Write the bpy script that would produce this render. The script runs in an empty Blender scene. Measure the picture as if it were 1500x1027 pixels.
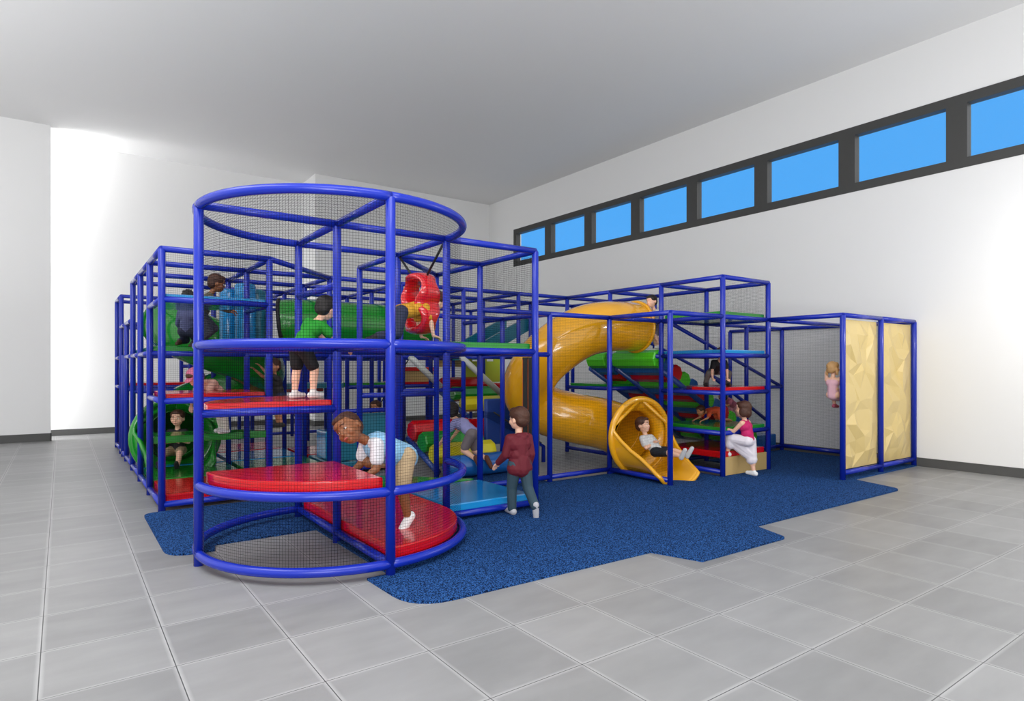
import bpy, bmesh, math, random
from mathutils import Vector, Matrix
random.seed(7)
S = bpy.context.scene
COL = S.collection
# ------------------------------------------------------------------ camera
F_PX, CAM_H, HOR = 917.74, 1.705, 537.5
YAW = math.radians(35.7224)
cam_d = bpy.data.cameras.new('camera')
cam = bpy.data.objects.new('camera', cam_d); COL.objects.link(cam)
cam.location = (0, 0, CAM_H)
cam.rotation_euler = (math.pi/2, 0, -YAW)
cam_d.sensor_width = 36.0
cam_d.lens = 36.0*F_PX/1500.0
cam_d.shift_y = (HOR-513.5)/1500.0
cam_d.clip_end = 200
S.camera = cam
# ------------------------------------------------------------------ colour management
S.view_settings.view_transform = 'Standard'
S.view_settings.look = 'None'
S.view_settings.gamma = 1.0
S.view_settings.use_curve_mapping = False
S.view_settings.exposure = 0.35
S.cycles.transparent_max_bounces = 40
S.cycles.max_bounces = 8
# ------------------------------------------------------------------ world: blue sky east, added plain white fill light elsewhere
W = bpy.data.worlds.new('world'); S.world = W; W.use_nodes = True
nt = W.node_tree; nt.nodes.clear()
wo = nt.nodes.new('ShaderNodeOutputWorld'); bg = nt.nodes.new('ShaderNodeBackground')
tc = nt.nodes.new('ShaderNodeTexCoord'); sp = nt.nodes.new('ShaderNodeSeparateXYZ')
cr = nt.nodes.new('ShaderNodeValToRGB')
nt.links.new(tc.outputs['Generated'], sp.inputs[0]); nt.links.new(sp.outputs['X'], cr.inputs[0])
cr.color_ramp.elements[0].position = 0.15; cr.color_ramp.elements[0].color = (1, 1, 1, 1)
cr.color_ramp.elements[1].position = 0.3; cr.color_ramp.elements[1].color = (0.066, 0.335, 0.76, 1)
mm = nt.nodes.new('ShaderNodeMapRange'); mm.inputs[1].default_value = -.2; mm.inputs[2].default_value = .02
nt.links.new(sp.outputs['Y'], mm.inputs[0])
mw_ = nt.nodes.new('ShaderNodeMixRGB'); mw_.inputs[1].default_value = (1, 1, 1, 1)
nt.links.new(mm.outputs[0], mw_.inputs[0]); nt.links.new(cr.outputs[0], mw_.inputs[2])
nt.links.new(mw_.outputs[0], bg.inputs[0]); bg.inputs[1].default_value = 1.0
nt.links.new(bg.outputs[0], wo.inputs[0])
# ------------------------------------------------------------------ alcove lamps, and unseen fill lights added to brighten the hall
def area(name, loc, rot, sx, sy, power, col=(1, 1, 1)):
    l = bpy.data.lights.new(name, 'AREA'); l.shape = 'RECTANGLE'; l.size = sx; l.size_y = sy
    l.energy = power; l.color = col
    o = bpy.data.objects.new(name, l); COL.objects.link(o); o.location = loc; o.rotation_euler = rot
    return o
def point(name, loc, power, r=.15, col=(1, 1, 1)):
    l = bpy.data.lights.new(name, 'POINT'); l.energy = power; l.shadow_soft_size = r; l.color = col
    o = bpy.data.objects.new(name, l); COL.objects.link(o); o.location = loc
    return o
area('ceiling_fill', (1.0, 1.0, 7.1), (0, 0, 0), 5, 3, 190)  # unseen overhead fill, added to light the hall softly
area('ceiling_fill', (-2.5, 6.0, 7.1), (0, 0, 0), 3, 5, 200)  # second added overhead fill, out of frame on the left
area('rear_fill', (-3.0, -2.5, 3.2), (math.radians(80), 0, math.radians(-48)), 4, 3, 190)  # fill light added behind the camera, not a fixture of the hall
area('rear_up_fill', (-0.5, -2.2, 1.2), (math.radians(165), 0, math.radians(-35)), 4, 2.5, 420)  # upward fill added behind the camera to brighten the ceiling
area('left_up_fill', (-5.0, 8.5, 1.2), (math.pi, math.radians(-22), 0), 3, 6, 560)  # upward fill added out of frame to lighten the ceiling's left side
area('alcove_up_fill', (-1.9, 18.6, 4.6), (math.pi, math.radians(-20), 0), 1.6, .6, 150)  # hidden upward fill, added to brighten the ceiling near the recess
area('alcove_wall_fill', (-2.4, 18.5, 1.6), (math.radians(90), 0, math.radians(-84)), .8, 2.2, 80)  # hidden fill behind the pier, added to whiten the recess wall
point('alcove_lamp', (-1.5, 18.35, 6.35), 50)
point('alcove_lamp', (-1.7, 18.3, 1.8), 40)
point('right_wall_fill', (10.5, 1.7, 3.1), 105)  # unseen light added off frame for the white glow on the right wall
# ------------------------------------------------------------------ materials
def srgb(r, g, b):
    f = lambda c: (c/255/12.92) if c/255 <= .04045 else ((c/255+.055)/1.055)**2.4
    return (f(r), f(g), f(b), 1)
def mat(name, col, rough=.5, coat=0.0, noise=0.0, scale=8, bump=0.0, bscale=40, sub=0.0, metal=0.0):
    m = bpy.data.materials.new(name); m.use_nodes = True; n = m.node_tree; p = n.nodes['Principled BSDF']
    p.inputs['Roughness'].default_value = rough; p.inputs['Coat Weight'].default_value = coat
    p.inputs['Coat Roughness'].default_value = .08; p.inputs['Metallic'].default_value = metal
    if sub: p.inputs['Subsurface Weight'].default_value = sub; p.inputs['Subsurface Radius'].default_value = (.02, .008, .004)
    tcn = n.nodes.new('ShaderNodeTexCoord')
    tx = n.nodes.new('ShaderNodeTexNoise'); tx.inputs['Scale'].default_value = scale; tx.inputs['Detail'].default_value = 4
    n.links.new(tcn.outputs['Object'], tx.inputs['Vector'])
    mx = n.nodes.new('ShaderNodeMixRGB'); mx.inputs[1].default_value = tuple(c*(1-noise) for c in col[:3])+(1,)
    mx.inputs[2].default_value = tuple(min(1, c*(1+noise)) for c in col[:3])+(1,)
    n.links.new(tx.outputs['Fac'], mx.inputs[0]); n.links.new(mx.outputs[0], p.inputs['Base Color'])
    if bump:
        t2 = n.nodes.new('ShaderNodeTexNoise'); t2.inputs['Scale'].default_value = bscale
        n.links.new(tcn.outputs['Object'], t2.inputs['Vector'])
        b = n.nodes.new('ShaderNodeBump'); b.inputs['Strength'].default_value = bump; b.inputs['Distance'].default_value = .01
        n.links.new(t2.outputs['Fac'], b.inputs['Height']); n.links.new(b.outputs[0], p.inputs['Normal'])
    return m
BLUE = mat('blue_foam_tube', (.006, .023, .365, 1), .27, .15, .04)
BLUE.node_tree.nodes['Principled BSDF'].inputs['Specular IOR Level'].default_value = .35
NAVY = mat('dark_blue_vinyl', (.015, .06, .30, 1), .35, .3, .06)
ROYAL = mat('blue_vinyl', (.01, .12, .42, 1), .3, .4, .06)
RED = mat('red_vinyl', (.60, .004, .009, 1), .2, .3, .05)
REDP = mat('red_plastic', (.62, .008, .015, 1), .15, .8, .03)
GREEN = mat('green_vinyl', (.010, .27, .022, 1), .25, .5, .05)
LIME = mat('lime_vinyl', (.08, .62, .02, 1), .4, .2, .05)
GREENP = mat('green_plastic', (.004, .22, .012, 1), .22, .5, .03)
SKY = mat('sky_blue_vinyl', (.012, .27, .62, 1), .18, .5, .05)
TEAL = mat('teal_vinyl', (.005, .17, .26, 1), .3, .4, .05)
YELLOWV = mat('yellow_vinyl', (.75, .65, .01, 1), .3, .4, .05)
LIMEP = mat('lime_panel', (.45, .55, .03, 1), .5, 0, .05)
YSLIDE = mat('yellow_plastic', (.80, .38, .008, 1), .16, .7, .03)
ORANGE = mat('orange_vinyl', (.75, .12, .02, 1), .35, .3, .05)
TAN = mat('tan_plywood', (.52, .36, .14, 1), .55, 0, .06, 3)
ROCK = mat('tan_climbing_rock', (.66, .50, .20, 1), .42, .15, .06, 2)
BLACK = mat('black_strap', (.006, .006, .007, 1), .6, 0, .1)
CHAR = mat('charcoal_rubber', (.03, .03, .028, 1), .6, 0, .1)
GREYPAD = mat('grey_pad', (.42, .44, .42, 1), .45, .1, .05)
WHITEM = mat('steel_bolt', (.7, .7, .7, 1), .3, 0, .02, metal=1)
WALL = mat('white_painted_wall', (.80, .80, .795, 1), .85, 0, .008, 1.5)
CEIL = mat('white_ceiling', (.78, .78, .78, 1), .9, 0, .008, 1.2)
BASE = mat('charcoal_baseboard', (.075, .075, .073, 1), .6, 0, .08, 10)
FRAMEM = mat('dark_window_frame', (.045, .045, .043, 1), .5, 0, .08, 12)

def floor_material():
    m = bpy.data.materials.new('grey_floor_tile'); m.use_nodes = True; n = m.node_tree; p = n.nodes['Principled BSDF']
    N = n.nodes.new; L = n.links.new
    g = N('ShaderNodeNewGeometry'); s = N('ShaderNodeSeparateXYZ'); L(g.outputs['Position'], s.inputs[0])
    def math_(op, a, b=None):
        q = N('ShaderNodeMath'); q.operation = op
        for k, v in enumerate((a, b)):
            if v is None: continue
            if isinstance(v, (int, float)): q.inputs[k].default_value = v
            else: L(v, q.inputs[k])
        return q.outputs[0]
    ux = math_('DIVIDE', math_('ADD', s.outputs['X'], 0.095+6.31), .6305)
    uy = math_('DIVIDE', math_('ADD', s.outputs['Y'], -4.68+6.67*2), .667)
    def edge(u, size):
        f = math_('FRACT', u); d = math_('MINIMUM', f, math_('SUBTRACT', 1.0, f)); return math_('MULTIPLY', d, size)
    dx, dy = edge(ux, .6305), edge(uy, .667)
    d = math_('MINIMUM', dx, dy)
    cid = N('ShaderNodeCombineXYZ'); L(math_('FLOOR', ux), cid.inputs[0]); L(math_('FLOOR', uy), cid.inputs[1])
    wn = N('ShaderNodeTexWhiteNoise'); wn.noise_dimensions = '2D'; L(cid.outputs[0], wn.inputs['Vector'])
    ns = N('ShaderNodeTexNoise'); ns.inputs['Scale'].default_value = 2.2; ns.inputs['Detail'].default_value = 6
    mp = N('ShaderNodeMapping'); mp.inputs['Scale'].default_value = (.8, 2.2, 1); L(g.outputs['Position'], mp.inputs[0]); L(mp.outputs[0], ns.inputs['Vector'])
    v = math_('ADD', math_('MULTIPLY', wn.outputs['Value'], .055), math_('MULTIPLY', ns.outputs['Fac'], .10))
    v = math_('ADD', v, .175)
    # pale band beside the joint, dark thin joint line
    band = N('ShaderNodeMapRange'); band.inputs[1].default_value = .004; band.inputs[2].default_value = .026
    band.inputs[3].default_value = .12; band.inputs[4].default_value = 0; L(d, band.inputs[0])
    v2 = math_('ADD', v, band.outputs[0])
    jn = math_('LESS_THAN', d, .0028)
    mix = N('ShaderNodeMixRGB'); L(jn, mix.inputs[0])
    cc = N('ShaderNodeCombineXYZ')
    for k in range(3): L(v2, cc.inputs[k])
    L(cc.outputs[0], mix.inputs[1]); mix.inputs[2].default_value = (.07, .07, .07, 1)
    L(mix.outputs[0], p.inputs['Base Color']); p.inputs['Roughness'].default_value = .42
    return m
FLOORM = floor_material()

def mat_rubber():
    m = bpy.data.materials.new('blue_speckled_rubber'); m.use_nodes = True; n = m.node_tree; p = n.nodes['Principled BSDF']
    g = n.nodes.new('ShaderNodeNewGeometry')
    v = n.nodes.new('ShaderNodeTexNoise'); v.inputs['Scale'].default_value = 95; v.inputs['Detail'].default_value = 1; p.inputs['Specular IOR Level'].default_value = .05
    n.links.new(g.outputs['Position'], v.inputs['Vector'])
    r = n.nodes.new('ShaderNodeValToRGB'); e = r.color_ramp.elements
    e[0].position = .42; e[0].color = (.004, .010, .035, 1); e[1].position = .56; e[1].color = (.022, .085, .27, 1)
    e2 = e.new(.70); e2.color = (.04, .13, .36, 1)
    n.links.new(v.outputs['Fac'], r.inputs[0]); n.links.new(r.outputs[0], p.inputs['Base Color'])
    p.inputs['Roughness'].default_value = .85
    return m
RUBBER = mat_rubber()

def mat_net(name, cell, wire, col=(.003, .003, .004, 1)):
    m = bpy.data.materials.new(name); m.use_nodes = True; n = m.node_tree; p = n.nodes['Principled BSDF']
    N = n.nodes.new; L = n.links.new
    uv = N('ShaderNodeUVMap'); s = N('ShaderNodeSeparateXYZ'); L(uv.outputs[0], s.inputs[0])
    outs = []
    for ax in ('X', 'Y'):
        a = N('ShaderNodeMath'); a.operation = 'DIVIDE'; L(s.outputs[ax], a.inputs[0]); a.inputs[1].default_value = cell
        b = N('ShaderNodeMath'); b.operation = 'FRACT'; L(a.outputs[0], b.inputs[0])
        c = N('ShaderNodeMath'); c.operation = 'LESS_THAN'; L(b.outputs[0], c.inputs[0]); c.inputs[1].default_value = wire/cell
        outs.append(c.outputs[0])
    mx = N('ShaderNodeMath'); mx.operation = 'MAXIMUM'; L(outs[0], mx.inputs[0]); L(outs[1], mx.inputs[1])
    L(mx.outputs[0], p.inputs['Alpha']); p.inputs['Base Color'].default_value = col; p.inputs['Roughness'].default_value = .9; p.inputs['Specular IOR Level'].default_value = .05
    return m
NET = mat_net('black_knotless_net', .0235, .0019)
NETS = mat_net('black_stair_net', .045, .009)

def mat_glass():
    m = bpy.data.materials.new('window_glass'); m.use_nodes = True; n = m.node_tree; n.nodes.clear()
    o = n.nodes.new('ShaderNodeOutputMaterial'); t = n.nodes.new('ShaderNodeBsdfTransparent'); g = n.nodes.new('ShaderNodeBsdfGlossy')
    t.inputs[0].default_value = (.97, .985, 1, 1); g.inputs['Roughness'].default_value = .02
    x = n.nodes.new('ShaderNodeMixShader'); x.inputs[0].default_value = .03
    n.links.new(t.outputs[0], x.inputs[1]); n.links.new(g.outputs[0], x.inputs[2]); n.links.new(x.outputs[0], o.inputs[0])
    return m
GLASS = mat_glass()

# ------------------------------------------------------------------ object helpers
M = 1.2192; X0, Y0 = .957, 5.941
def G(i, j, z=0.0): return Vector((X0+i*M, Y0+j*M, z))
def empty(name, loc, label, cat, group=None, rz=0):
    o = bpy.data.objects.new(name, None); COL.objects.link(o); o.location = loc; o.rotation_euler = (0, 0, rz)
    o.empty_display_size = .1; o['label'] = label; o['category'] = cat
    if group: o['group'] = group
    return o
def tag(o, label, cat, group=None):
    o['label'] = label; o['category'] = cat
    if group: o['group'] = group
    return o
def link(name, me, parent=None, m=None, label=None):
    o = bpy.data.objects.new(name, me); COL.objects.link(o)
    if m and not me.materials: me.materials.append(m)
    if parent:
        o.parent = parent; o.matrix_parent_inverse = parent_inv(parent)
    if label: o['label'] = label
    return o
def parent_inv(p):
    m = Matrix.LocRotScale(p.location, p.rotation_euler, p.scale)
    if p.parent: m = p.parent.matrix_parent_inverse and (parent_world(p.parent) @ p.matrix_parent_inverse @ m)
    return m.inverted()
def parent_world(p):
    m = Matrix.LocRotScale(p.location, p.rotation_euler, p.scale)
    return (parent_world(p.parent) @ p.matrix_parent_inverse @ m) if p.parent else m
def struct(name, me, m):
    o = link(name, me, None, m); o['kind'] = 'structure'; return o
def mesh_from(name, vs, fs, smooth=False, uvs=None):
    me = bpy.data.meshes.new(name); me.from_pydata([tuple(v) for v in vs], [], fs); me.update()
    if smooth:
        for p in me.polygons: p.use_smooth = True
    if uvs:
        l = me.uv_layers.new(name='UVMap')
        for p in me.polygons:
            for li in p.loop_indices: l.data[li].uv = uvs[me.loops[li].vertex_index]
    return me
def boxes(name, bl):
    vs, fs = [], []
    for (x0, x1, y0, y1, z0, z1) in bl:
        b = len(vs)
        vs += [(x, y, z) for z in (z0, z1) for (x, y) in ((x0, y0), (x1, y0), (x1, y1), (x0, y1))]
        fs += [(b, b+3, b+2, b+1), (b+4, b+5, b+6, b+7), (b, b+1, b+5, b+4), (b+1, b+2, b+6, b+5), (b+2, b+3, b+7, b+6), (b+3, b, b+4, b+7)]
    return mesh_from(name, vs, fs)
def sweep(name, pts, r, seg=14, closed=False, radii=None, caps=True, flat=None):
    pts = [Vector(p) for p in pts]; n = len(pts); vs = []; fs = []
    tan = []
    for k in range(n):
        a = pts[k-1] if (k > 0 or closed) else pts[k]; b = pts[(k+1) % n] if (k < n-1 or closed) else pts[k]
        tan.append((b-a).normalized())
    up = Vector((0, 0, 1)) if abs(tan[0].z) < .9 else Vector((1, 0, 0))
    nrm = (up - tan[0]*up.dot(tan[0])).normalized()
    for k in range(n):
        if k: nrm = (nrm - tan[k]*nrm.dot(tan[k])).normalized()
        bi = tan[k].cross(nrm); rr = radii[k] if radii else r
        for s in range(seg):
            a = 2*math.pi*s/seg
            vs.append(pts[k] + nrm*(math.cos(a)*rr*(flat[0] if flat else 1)) + bi*(math.sin(a)*rr*(flat[1] if flat else 1)))
    m = n if closed else n-1
    for k in range(m):
        for s in range(seg):
            a = k*seg+s; b = k*seg+(s+1) % seg; c = ((k+1) % n)*seg+(s+1) % seg; d = ((k+1) % n)*seg+s
            fs.append((a, d, c, b))
    me0 = None
    if caps and not closed:
        fs.append(tuple(range(seg))); fs.append(tuple(reversed(range((n-1)*seg, n*seg))))
    me = mesh_from(name, vs, fs, True)
    if caps and not closed:
        for p in me.polygons[-2:]: p.use_smooth = False
    return me
def catmull(P, n=8):
    P = [Vector(p) for p in P]; out = []
    for k in range(len(P)-1):
        p0 = P[max(k-1, 0)]; p1 = P[k]; p2 = P[k+1]; p3 = P[min(k+2, len(P)-1)]
        for t in range(n):
            u = t/n
            out.append(.5*((2*p1)+(-p0+p2)*u+(2*p0-5*p1+4*p2-p3)*u*u+(-p0+3*p1-3*p2+p3)*u**3))
    out.append(P[-1]); return out
PR = .041; RR = .037
_post = {}
def post(par, i, j, z1, z0=0.0):
    key = round(z1-z0, 3)
    if key not in _post: _post[key] = sweep('post', [(0, 0, 0), (0, 0, key-.012), (0, 0, key)], PR, 16, radii=[PR, PR, PR*.8])
    o = link('post', _post[key], par, BLUE); o.location = G(i, j, z0); return o
_rail = {}
def rail(par, a, b, name='rail', r=RR, m=None):
    a = Vector(a); b = Vector(b); d = b-a; key = (round(d.length, 3), r)
    if key not in _rail: _rail[key] = sweep('rail', [(0, 0, 0), (0, 0, key[0])], r, 14)
    me = _rail[key]
    if m and m is not BLUE: me = sweep('rail', [(0, 0, 0), (0, 0, d.length)], r, 14)
    o = link(name, me, par, m or BLUE); o.location = a; o.rotation_mode = 'QUATERNION'
    o.rotation_quaternion = Vector((0, 0, 1)).rotation_difference(d.normalized()); return o
def grail(par, i0, j0, i1, j1, z, **k): return rail(par, G(i0, j0, z), G(i1, j1, z), **k)
def prism(name, poly, z0, z1, m, par=None, bev=.012, label=None, closed_xy=False):
    """poly in grid coordinates"""
    pts = [G(i, j, 0) for i, j in poly]; me = bpy.data.meshes.new(name); bm = bmesh.new()
    lo = [bm.verts.new((p.x, p.y, z0)) for p in pts]; hi = [bm.verts.new((p.x, p.y, z1)) for p in pts]
    n = len(pts); bm.faces.new(list(reversed(lo))); bm.faces.new(hi)
    for k in range(n): bm.faces.new((lo[k], lo[(k+1) % n], hi[(k+1) % n], hi[k]))
    bmesh.ops.recalc_face_normals(bm, faces=bm.faces)
    if bev: bmesh.ops.bevel(bm, geom=[e for e in bm.edges], offset=bev, segments=2, affect='EDGES', profile=.6)
    bm.to_mesh(me); bm.free()
    return link(name, me, par, m, label)
def deck(par, i0, i1, j0, j1, z, m, label, th=.10, ins=.035, poly=None):
    """z = top surface height"""
    P = poly or [(i0+ins, j0+ins), (i1-ins, j0+ins), (i1-ins, j1-ins), (i0+ins, j1-ins)]
    return prism('deck', P, z-th, z, m, par, .014, label)
def net(par, a, b, z0, z1, name='safety_net'):
    a = G(*a, 0); b = G(*b, 0); L = (b-a).length
    vs = [(a.x, a.y, z0), (b.x, b.y, z0), (b.x, b.y, z1), (a.x, a.y, z1)]
    return link(name, mesh_from(name, vs, [(0, 1, 2, 3)], False, [(0, z0), (L, z0), (L, z1), (0, z1)]), par, NET)
def arc(cx, cy, r, a0, a1, z, n=24):
    return [(cx+r*math.cos(math.radians(a0+(a1-a0)*k/n)), cy+r*math.sin(math.radians(a0+(a1-a0)*k/n)), z) for k in range(n+1)]

# ------------------------------------------------------------------ the hall
CE = 7.27; RX = 11.95; BY = 17.95; AY = 19.15
struct('floor', boxes('floor', [(-9, RX, -4, AY+.3, -.12, 0)]), FLOORM)
struct('ceiling', boxes('ceiling', [(-9, RX+.3, -4, AY+.3, CE, CE+.2)]), CEIL)
WY = [(16.52-1.775*k) for k in range(9)]; WZ0, WZ1 = 4.957, 6.165; wl = 16.52; w_end = 16.52-1.775*9-.1
# right wall around the ribbon window
struct('wall_right', boxes('wall_right', [(RX, RX+.3, -4, AY+.3, 0, WZ0), (RX, RX+.3, -4, AY+.3, WZ1, CE), (RX, RX+.3, wl, AY+.3, WZ0, WZ1), (RX, RX+.3, -4, w_end, WZ0, WZ1)]), WALL)
struct('wall_back', boxes('wall_back', [(5.93, RX, BY, BY+.2, 0, CE), (5.93, 6.13, BY+.2, AY, 0, CE), (-3.2, 6.13, AY, AY+.2, 0, CE)]), WALL)
struct('wall_left', boxes('wall_left', [(-9, -.2, BY-.02, BY+.16, 0, CE)]), WALL)
struct('baseboard_right', boxes('baseboard_right', [(RX-.015, RX, -4, BY, 0, .15)]), BASE)
struct('baseboard_back', boxes('baseboard_back', [(5.93, RX-.015, BY-.015, BY, 0, .15), (-3.2, 5.93, AY-.015, AY, 0, .15), (5.915, 5.93, BY-.015, AY-.015, 0, .15)]), BASE)
struct('baseboard_left', boxes('baseboard_left', [(-9, -.185, BY-.035, BY-.02, 0, .18), (-.2, -.185, BY-.035, BY+.16, 0, .18)]), BASE)
for k in range(9):
    y1 = 16.52-1.775*k; y0 = y1-1.775
    mu = .15
    fr = [(RX-.01, RX+.16, y0, y1, WZ0, WZ0+.16), (RX-.01, RX+.16, y0, y1, WZ1-.16, WZ1),
          (RX-.01, RX+.16, y1-mu, y1, WZ0+.16, WZ1-.16), (RX-.01, RX+.16, y0, y0+mu, WZ0+.16, WZ1-.16)]
    if k == 8: fr.append((RX-.01, RX+.16, y0-.1, y0, WZ0, WZ1))
    w = struct('window_%d' % (k+1), boxes('window_frame', fr), FRAMEM)
    link('pane', boxes('pane', [(RX+.055, RX+.06, y0+mu, y1-mu, WZ0+.16, WZ1-.16)]), w, GLASS)

# ------------------------------------------------------------------ blue rubber mat
def rounded(poly, rad):
    out = []; n = len(poly)
    for k in range(n):
        p = Vector(poly[k]); r = rad.get(k, 0)
        if not r: out.append(tuple(p)); continue
        a = (Vector(poly[k-1])-p).normalized(); b = (Vector(poly[(k+1) % n])-p).normalized()
        for t in range(7):
            u = t/6; q0 = p+a*r; q1 = p+b*r
            out.append(tuple(q0*(1-u)**2+p*2*u*(1-u)+q1*u*u))
    return out
mp_ = [(-.16, 1.96), (-.16, .30), (.16, .30), (.19, .46), (.985, .46), (1.0, -.985), (.84, -.985), (.86, -1.62), (2.81, -1.66), (2.94, -2.03),
       (4.0, -2.04), (4.13, -1.68), (6.95, -1.68), (7.15, -1.06), (8.99, -1.04), (8.99, 1.0), (7, 1.0), (7, 0.02), (6, .02), (6, 1), (4, 1), (4, 2.0), (3, 2), (2, 2), (1, 1.96)]
mo = prism('rubber_mat', rounded(mp_, {0: .12, 1: .22, 7: .28, 10: .05, 12: .12}), 0.0, .018, RUBBER, None, 0)
tag(mo, 'dark blue speckled rubber mat spread on the grey tiles under the playground', 'mat')

# ------------------------------------------------------------------ structure frames
HT, LT, MID = 3.095, 2.482, 1.885
Z1, Z2, Z3, Z0 = .68, 1.30, 1.885, .085      # rail heights
def D(k): return {0: .19, 1: .775, 2: 1.385, 3: 1.985, 4: 2.57}[k]

# --- round tower
tw = empty('climbing_tower', G(1, 0), 'round net-wrapped climbing tower of blue foam tubes with red steps, nearest the camera', 'play tower')
for i, j in ((0, 0), (1, -1), (2, 0), (1, 1), (2, 1)): post(tw, i, j, HT)
post(tw, 1, 0, HT)
c = G(1, 0)
for z, spans in ((HT, (90, 180, 270, 360)), (1.89, (90, 180, 270, 360)), (.69, (180, 270, 360)), (.10, (90, 180, 270, 360))):
    for a0, a1 in zip(spans[:-1], spans[1:]):
        link('ring_rail', sweep('ring_rail', arc(c.x, c.y, M, a0, a1, z), RR+.003, 14), tw, BLUE)
for z in (HT, .10):
    grail(tw, 1, -1, 1, 0, z); grail(tw, 1, 0, 1, 1, z)
grail(tw, 0, 0, 1, 0, HT); grail(tw, 1, 0, 2, 0, HT); grail(tw, 1, 1, 2, 1, HT); grail(tw, 2, 0, 2, 1, HT)
grail(tw, 0, 0, 1, 0, Z2); grail(tw, 1, 0, 1, 1, Z2)
grail(tw, 1, 0, 1, 1, 2.50)
grail(tw, 1, 0, 2, 0, Z3); grail(tw, 1, 1, 2, 1, Z3); grail(tw, 2, 0, 2, 1, Z3); grail(tw, 1, 0, 1, 1, Z3); grail(tw, 1, -1, 1, 0, Z3); grail(tw, 0, 0, 1, 0, Z3)
grail(tw, 2, 0, 2, 1, .10); grail(tw, 1, 1, 2, 1, .10)
def gp(r, a): return (1+r*math.cos(math.radians(a)), r*math.sin(math.radians(a)))
q = [gp(.955, 270+90*k/16) for k in range(17)]
deck(tw, 0, 0, 0, 0, .215, RED, 'low red deck with rounded outer edge', poly=[(1.03, .95)]+[(1.03, -.95)]+q[1:]+[(1.955, .95)])
q = [gp(.955, 180+90*k/16) for k in range(17)]
deck(tw, 0, 0, 0, 0, .80, RED, 'red quarter-round deck', poly=[(.97, -.03)]+q[:-1]+[(.97, -.95)])
q = [gp(.955, 180-90*k/16) for k in range(17)]
deck(tw, 0, 0, 0, 0, 1.385, RED, 'higher red quarter-round deck', poly=list(reversed([(.97, .03)]+[(.97, .95)]+list(reversed(q[:-1])))))
deck(tw, 1, 2, 0, 1, 1.985, SKY, 'blue deck at the second ring')
def curved_net(par, a0, a1, z0, z1, name='safety_net', R=None):
    n = 20; R = R or M*.985; vs = []; uv = []; fs = []
    for k in range(n+1):
        a = math.radians(a0+(a1-a0)*k/n)
        for z in (z0, z1): vs.append((c.x+R*math.cos(a), c.y+R*math.sin(a), z)); uv.append((R*a, z))
    for k in range(n): fs.append((2*k, 2*k+2, 2*k+3, 2*k+1))
    return link(name, mesh_from(name, vs, fs, True, uv), par, NET)
for a0, a1 in ((90, 180), (180, 270), (270, 360)):
    curved_net(tw, a0, a1, 1.93, HT-.03)
curved_net(tw, 180, 270, .13, 1.85); curved_net(tw, 270, 360, .13, 1.85)
rv = [(c.x, c.y, HT)]+[(c.x+M*.97*math.cos(math.radians(90+270*k/40)), c.y+M*.97*math.sin(math.radians(90+270*k/40)), HT) for k in range(41)]
link('roof_net', mesh_from('roof_net', rv, [(0, k, k+1) for k in range(1, 41)], False, [(v[0], v[1]) for v in rv]), tw, NET)

def frame(name, label, posts, rails, nets=()):
    e = empty(name, G(posts[0][0], posts[0][1]), label, 'play frame')
    for p in posts: post(e, *p)
    for r in rails: grail(e, *r)
    for n_ in nets: net(e, *n_)
    return e
# --- entrance bay right of the tower
R = []
for z in (HT, Z3): R += [(2, 0, 3, 0, z), (3, 0, 3, 1, z), (2, 1, 3, 1, z), (2, 1, 3, 2, z), (3, 1, 3, 2, z)]
R += [(2, 0, 3, 0, Z0), (3, 0, 3, 1, Z0), (2, 1, 3, 1, Z0), (2, 1, 2, 2, Z0), (2, 2, 3, 2, Z2), (2, 2, 3, 2, HT), (2, 1, 2, 2, HT), (3, 1, 4, 1, LT)]
en = frame('entrance_frame', 'square entrance bay of blue tubes right of the round tower, green deck on top', [(3, 0, HT), (3, 1, HT), (2, 2, HT), (3, 2, HT)], R,
           [((2, 0), (3, 0), 1.93, HT-.03), ((3, 0), (3, 1), 1.93, HT-.03)])
deck(en, 2, 3, 0, 1, .19, SKY, 'low sky blue deck'); deck(en, 2, 3, 0, 1, 1.985, GREEN, 'green deck')
deck(en, 0, 0, 0, 0, .19, GREEN, 'low green corner deck', poly=[(2.05, 1.05), (2.95, 1.05), (2.05, 1.95)])
deck(en, 0, 0, 0, 0, 1.985, TEAL, 'teal corner deck', poly=[(2.08, 1.03), (2.95, 1.03), (2.95, 1.9)])
# --- left wing
P = [(0, j, HT) for j in range(2, 6)]+[(1, j, HT) for j in range(2, 6)]
R = [(0, j, 1, j, HT) for j in range(2, 6)]+[(0, j, 0, j+1, HT) for j in range(2, 5)]+[(1, j, 1, j+1, HT) for j in (2, 3, 4)]
R += [(1, 2, 2, 3, HT)]+[(0, j, 0, j+1, Z0) for j in range(2, 5)]+[(0, 2, 1, 2, Z0), (0, 2, 1, 2, Z2), (0, 2, 0, 3, Z2), (0, 2, 1, 2, LT+.02), (0, 2, 0, 3, LT+.02)]
R += [(0, 3, 1, 3, Z3), (0, 3, 0, 4, Z3), (0, 4, 0, 5, Z3), (1, 2, 1, 3, LT+.02), (1, 2, 1, 3, Z2), (1, 2, 1, 3, Z0), (0, 5, 1, 5, Z3), (0, 5, 1, 5, Z2)]
lw = frame('left_wing_frame', 'tall blue tube wing with red, green and blue decks, left of the round tower', P, R,
           [((0, 2), (1, 2), Z0, HT-.03)]+[((0, j), (0, j+1), Z0, HT-.03) for j in (2, 3, 4)])
deck(lw, 0, 1, 2, 3, .19, RED, 'low red deck'); deck(lw, 0, 1, 2, 3, 1.385, RED, 'red deck'); deck(lw, 0, 1, 2, 3, 2.575, SKY, 'sky blue top deck', poly=[(.03, 2.03), (.97, 2.03), (.97, 2.3), (.4, 2.97), (.03, 2.97)])
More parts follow.
